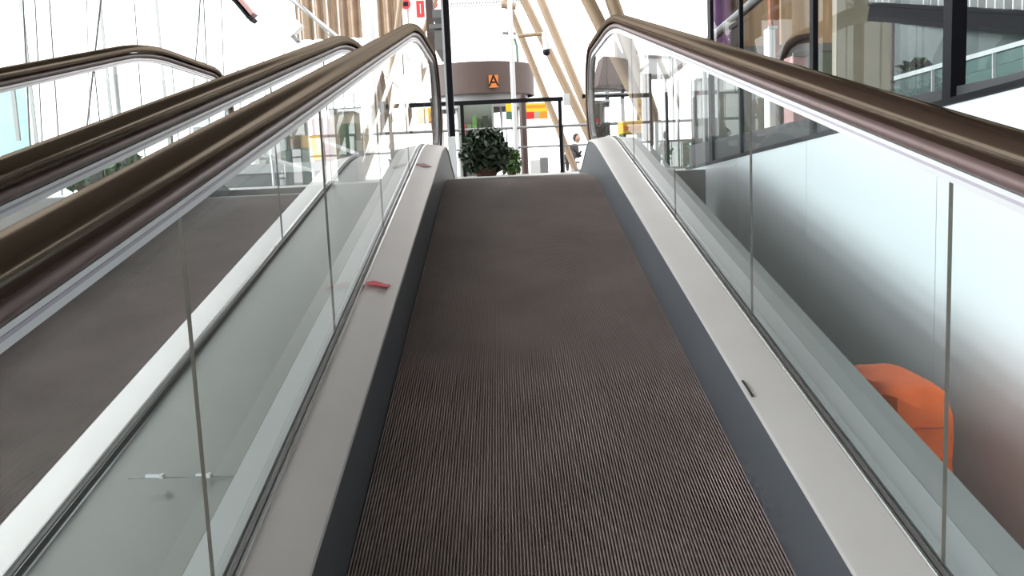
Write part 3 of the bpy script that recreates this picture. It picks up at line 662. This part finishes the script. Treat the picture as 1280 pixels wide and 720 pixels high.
# long hall wall parallel to glazing, beam, slats, posts
m = MB(); A, B = at(1046, -40, 12), at(1126, 220, 12); m.box((A.x, 12, -.1), (B.x, 12.15, 4.55)); tagged(obj('partition_wall', m, M['cream']), 'cream partition wall behind the glazing right of the tan panels', 'wall')
upright('column', 1113, 1118, -30, 11, M['brown'], 'thin brown post before the cream partition wall', 'post')
HX = 5.2
A, B = at(1092, 4, 10.5), at(1400, 22, 6)
t = thing('ceiling_beam', 'dark beam running to the right edge behind the glazing', 'beam', A)
A2, B2 = at(1092, 17, 10.5), at(1420, 40, 7.5); m = MB(); m.bar(A2, B2, .15, .17); obj('beam_body', m, M['black'], t)
m = MB(); m.bar(A2+Vector((0,-.02,.105)), B2+Vector((0,-.02,.105)), .18, .04); obj('top_flange', m, M['black'], t)
x = A2; 
sl_ = thing('slatted_blind', 'white vertical slats above the dark beam at the top right', 'blind', A2 + Vector((0,.2,.2)))
for i in range(30):
    p = A2.lerp(B2, i/30) + Vector((0, .1, .13)); m = MB(); w_ = .10; m.box((p.x, p.y, p.z), (p.x+w_, p.y+.02, p.z+1.2)); obj('slat', m, M['white'] if i % 3 else M['ltgrey'], sl_)
m = MB(); A3, B3 = at(1126, 30, 10), at(1420, 60, 8.5); m.hexa([ (A3.x,10,-.1),(B3.x,8.5,-.1),(B3.x,8.65,-.1),(A3.x,10.15,-.1),(A3.x,10,2.0),(B3.x,8.5,2.0),(B3.x,8.65,2.0),(A3.x,10.15,2.0)])
tagged(obj('partition_wall', m, M['teal']), 'dark grey-green partition under the dark beam', 'wall')
# teal balustrade of the neighbouring escalator
t = thing('glass_balustrade', 'teal glass balustrade with pale posts at the right edge behind the glazing', 'balustrade', at(1240, 120, 5))
Yt0, Yt1 = 6.6, 5.0; P = [at(1120, 150, Yt0), at(1400, 100, Yt1), at(1400, 20, Yt1), at(1120, 98, Yt0)]
m = MB(); m.add([*P, *[v+Vector((0,.012,0)) for v in P]], [(3,2,1,0),(4,5,6,7),(0,1,5,4),(1,2,6,5),(2,3,7,6),(3,0,4,7)]); obj('glass_panel', m, M['tealglass'], t)
m = MB(); m.bar(P[3], P[2], .04, .03); obj('cap_rail', m, M['ltgrey'], t)
for k in (.2, .36, .5, .64, .8):
    a, b = P[0].lerp(P[1], k), P[3].lerp(P[2], k); m = MB(); m.bar(a-Vector((0,.02,0)), b-Vector((0,.02,0)), .02, .012); obj('post', m, M['ltgrey'], t)
m = MB(); m.hexa([(P[0].x,Yt0-.05,-.1),(P[1].x,Yt1-.05,-.1),(P[1].x,Yt1+.05,-.1),(P[0].x,Yt0+.05,-.1),P[0]+Vector((0,-.05,0)),P[1]+Vector((0,-.05,0)),P[1]+Vector((0,.05,0)),P[0]+Vector((0,.05,0))]); obj('plinth', m, M['dkgrey'], t)
# arched dark green shape: potted plant behind glazing
p = at(1145, 110, 7.6); shrub(p.x, 7.6, .35, at(1145, 62, 7.6).z, 600, M['leaf'], 'dark rounded plant behind the glazing left of the wide black post', 31, z0=-.1)
# ------------------------------------------------------------------ light
w = bpy.data.worlds.new('world'); bpy.context.scene.world = w; w.use_nodes = True
bgd = w.node_tree.nodes['Background']; bgd.inputs[0].default_value = (1, 1, 1, 1); bgd.inputs[1].default_value = 3.1
sl2 = bpy.data.lights.new('sun', 'SUN'); sl2.energy = 4.6; sl2.angle = rad(24); sl2.color = (.95, .98, 1)
so = bpy.data.objects.new('sun', sl2); C.objects.link(so); so.location = (-20, 0, 8)
so.rotation_euler = Vector((1, .18, -math.tan(rad(13)))).to_track_quat('-Z', 'Y').to_euler()
sc = bpy.context.scene
sc.view_settings.view_transform = 'Standard'; sc.view_settings.look = 'None'; sc.view_settings.exposure = 0.0; sc.view_settings.gamma = 1
sc.view_settings.use_curve_mapping = False
sc.cycles.transparent_max_bounces = 32; sc.cycles.max_bounces = 10; sc.cycles.diffuse_bounces = 5
# repeats of a kind share a group phrase
GP = {'moving_walkway': 'side-by-side moving walkways', 'column': 'columns and posts around the landing', 'steel_cable': 'thin steel cables by the left window',
      'potted_shrub': 'green plants around the landing', 'person': 'people seated beyond the landing', 'bench': 'benches beyond the landing',
      'hanging_sign': 'coloured hanging signs', 'round_sign': 'small round red signs', 'wall_panel': 'coloured wall panels behind the glazing',
      'white_handrail': 'white sloping handrails behind the left glass', 'cabinet': 'cabinets around the landing', 'bollard_post': 'posts behind the right glass'}
for o in bpy.data.objects:
    k = o.name.split('.')[0]
    if o.parent is None and k in GP and 'category' in o and 'group' not in o: o['group'] = GP[k]
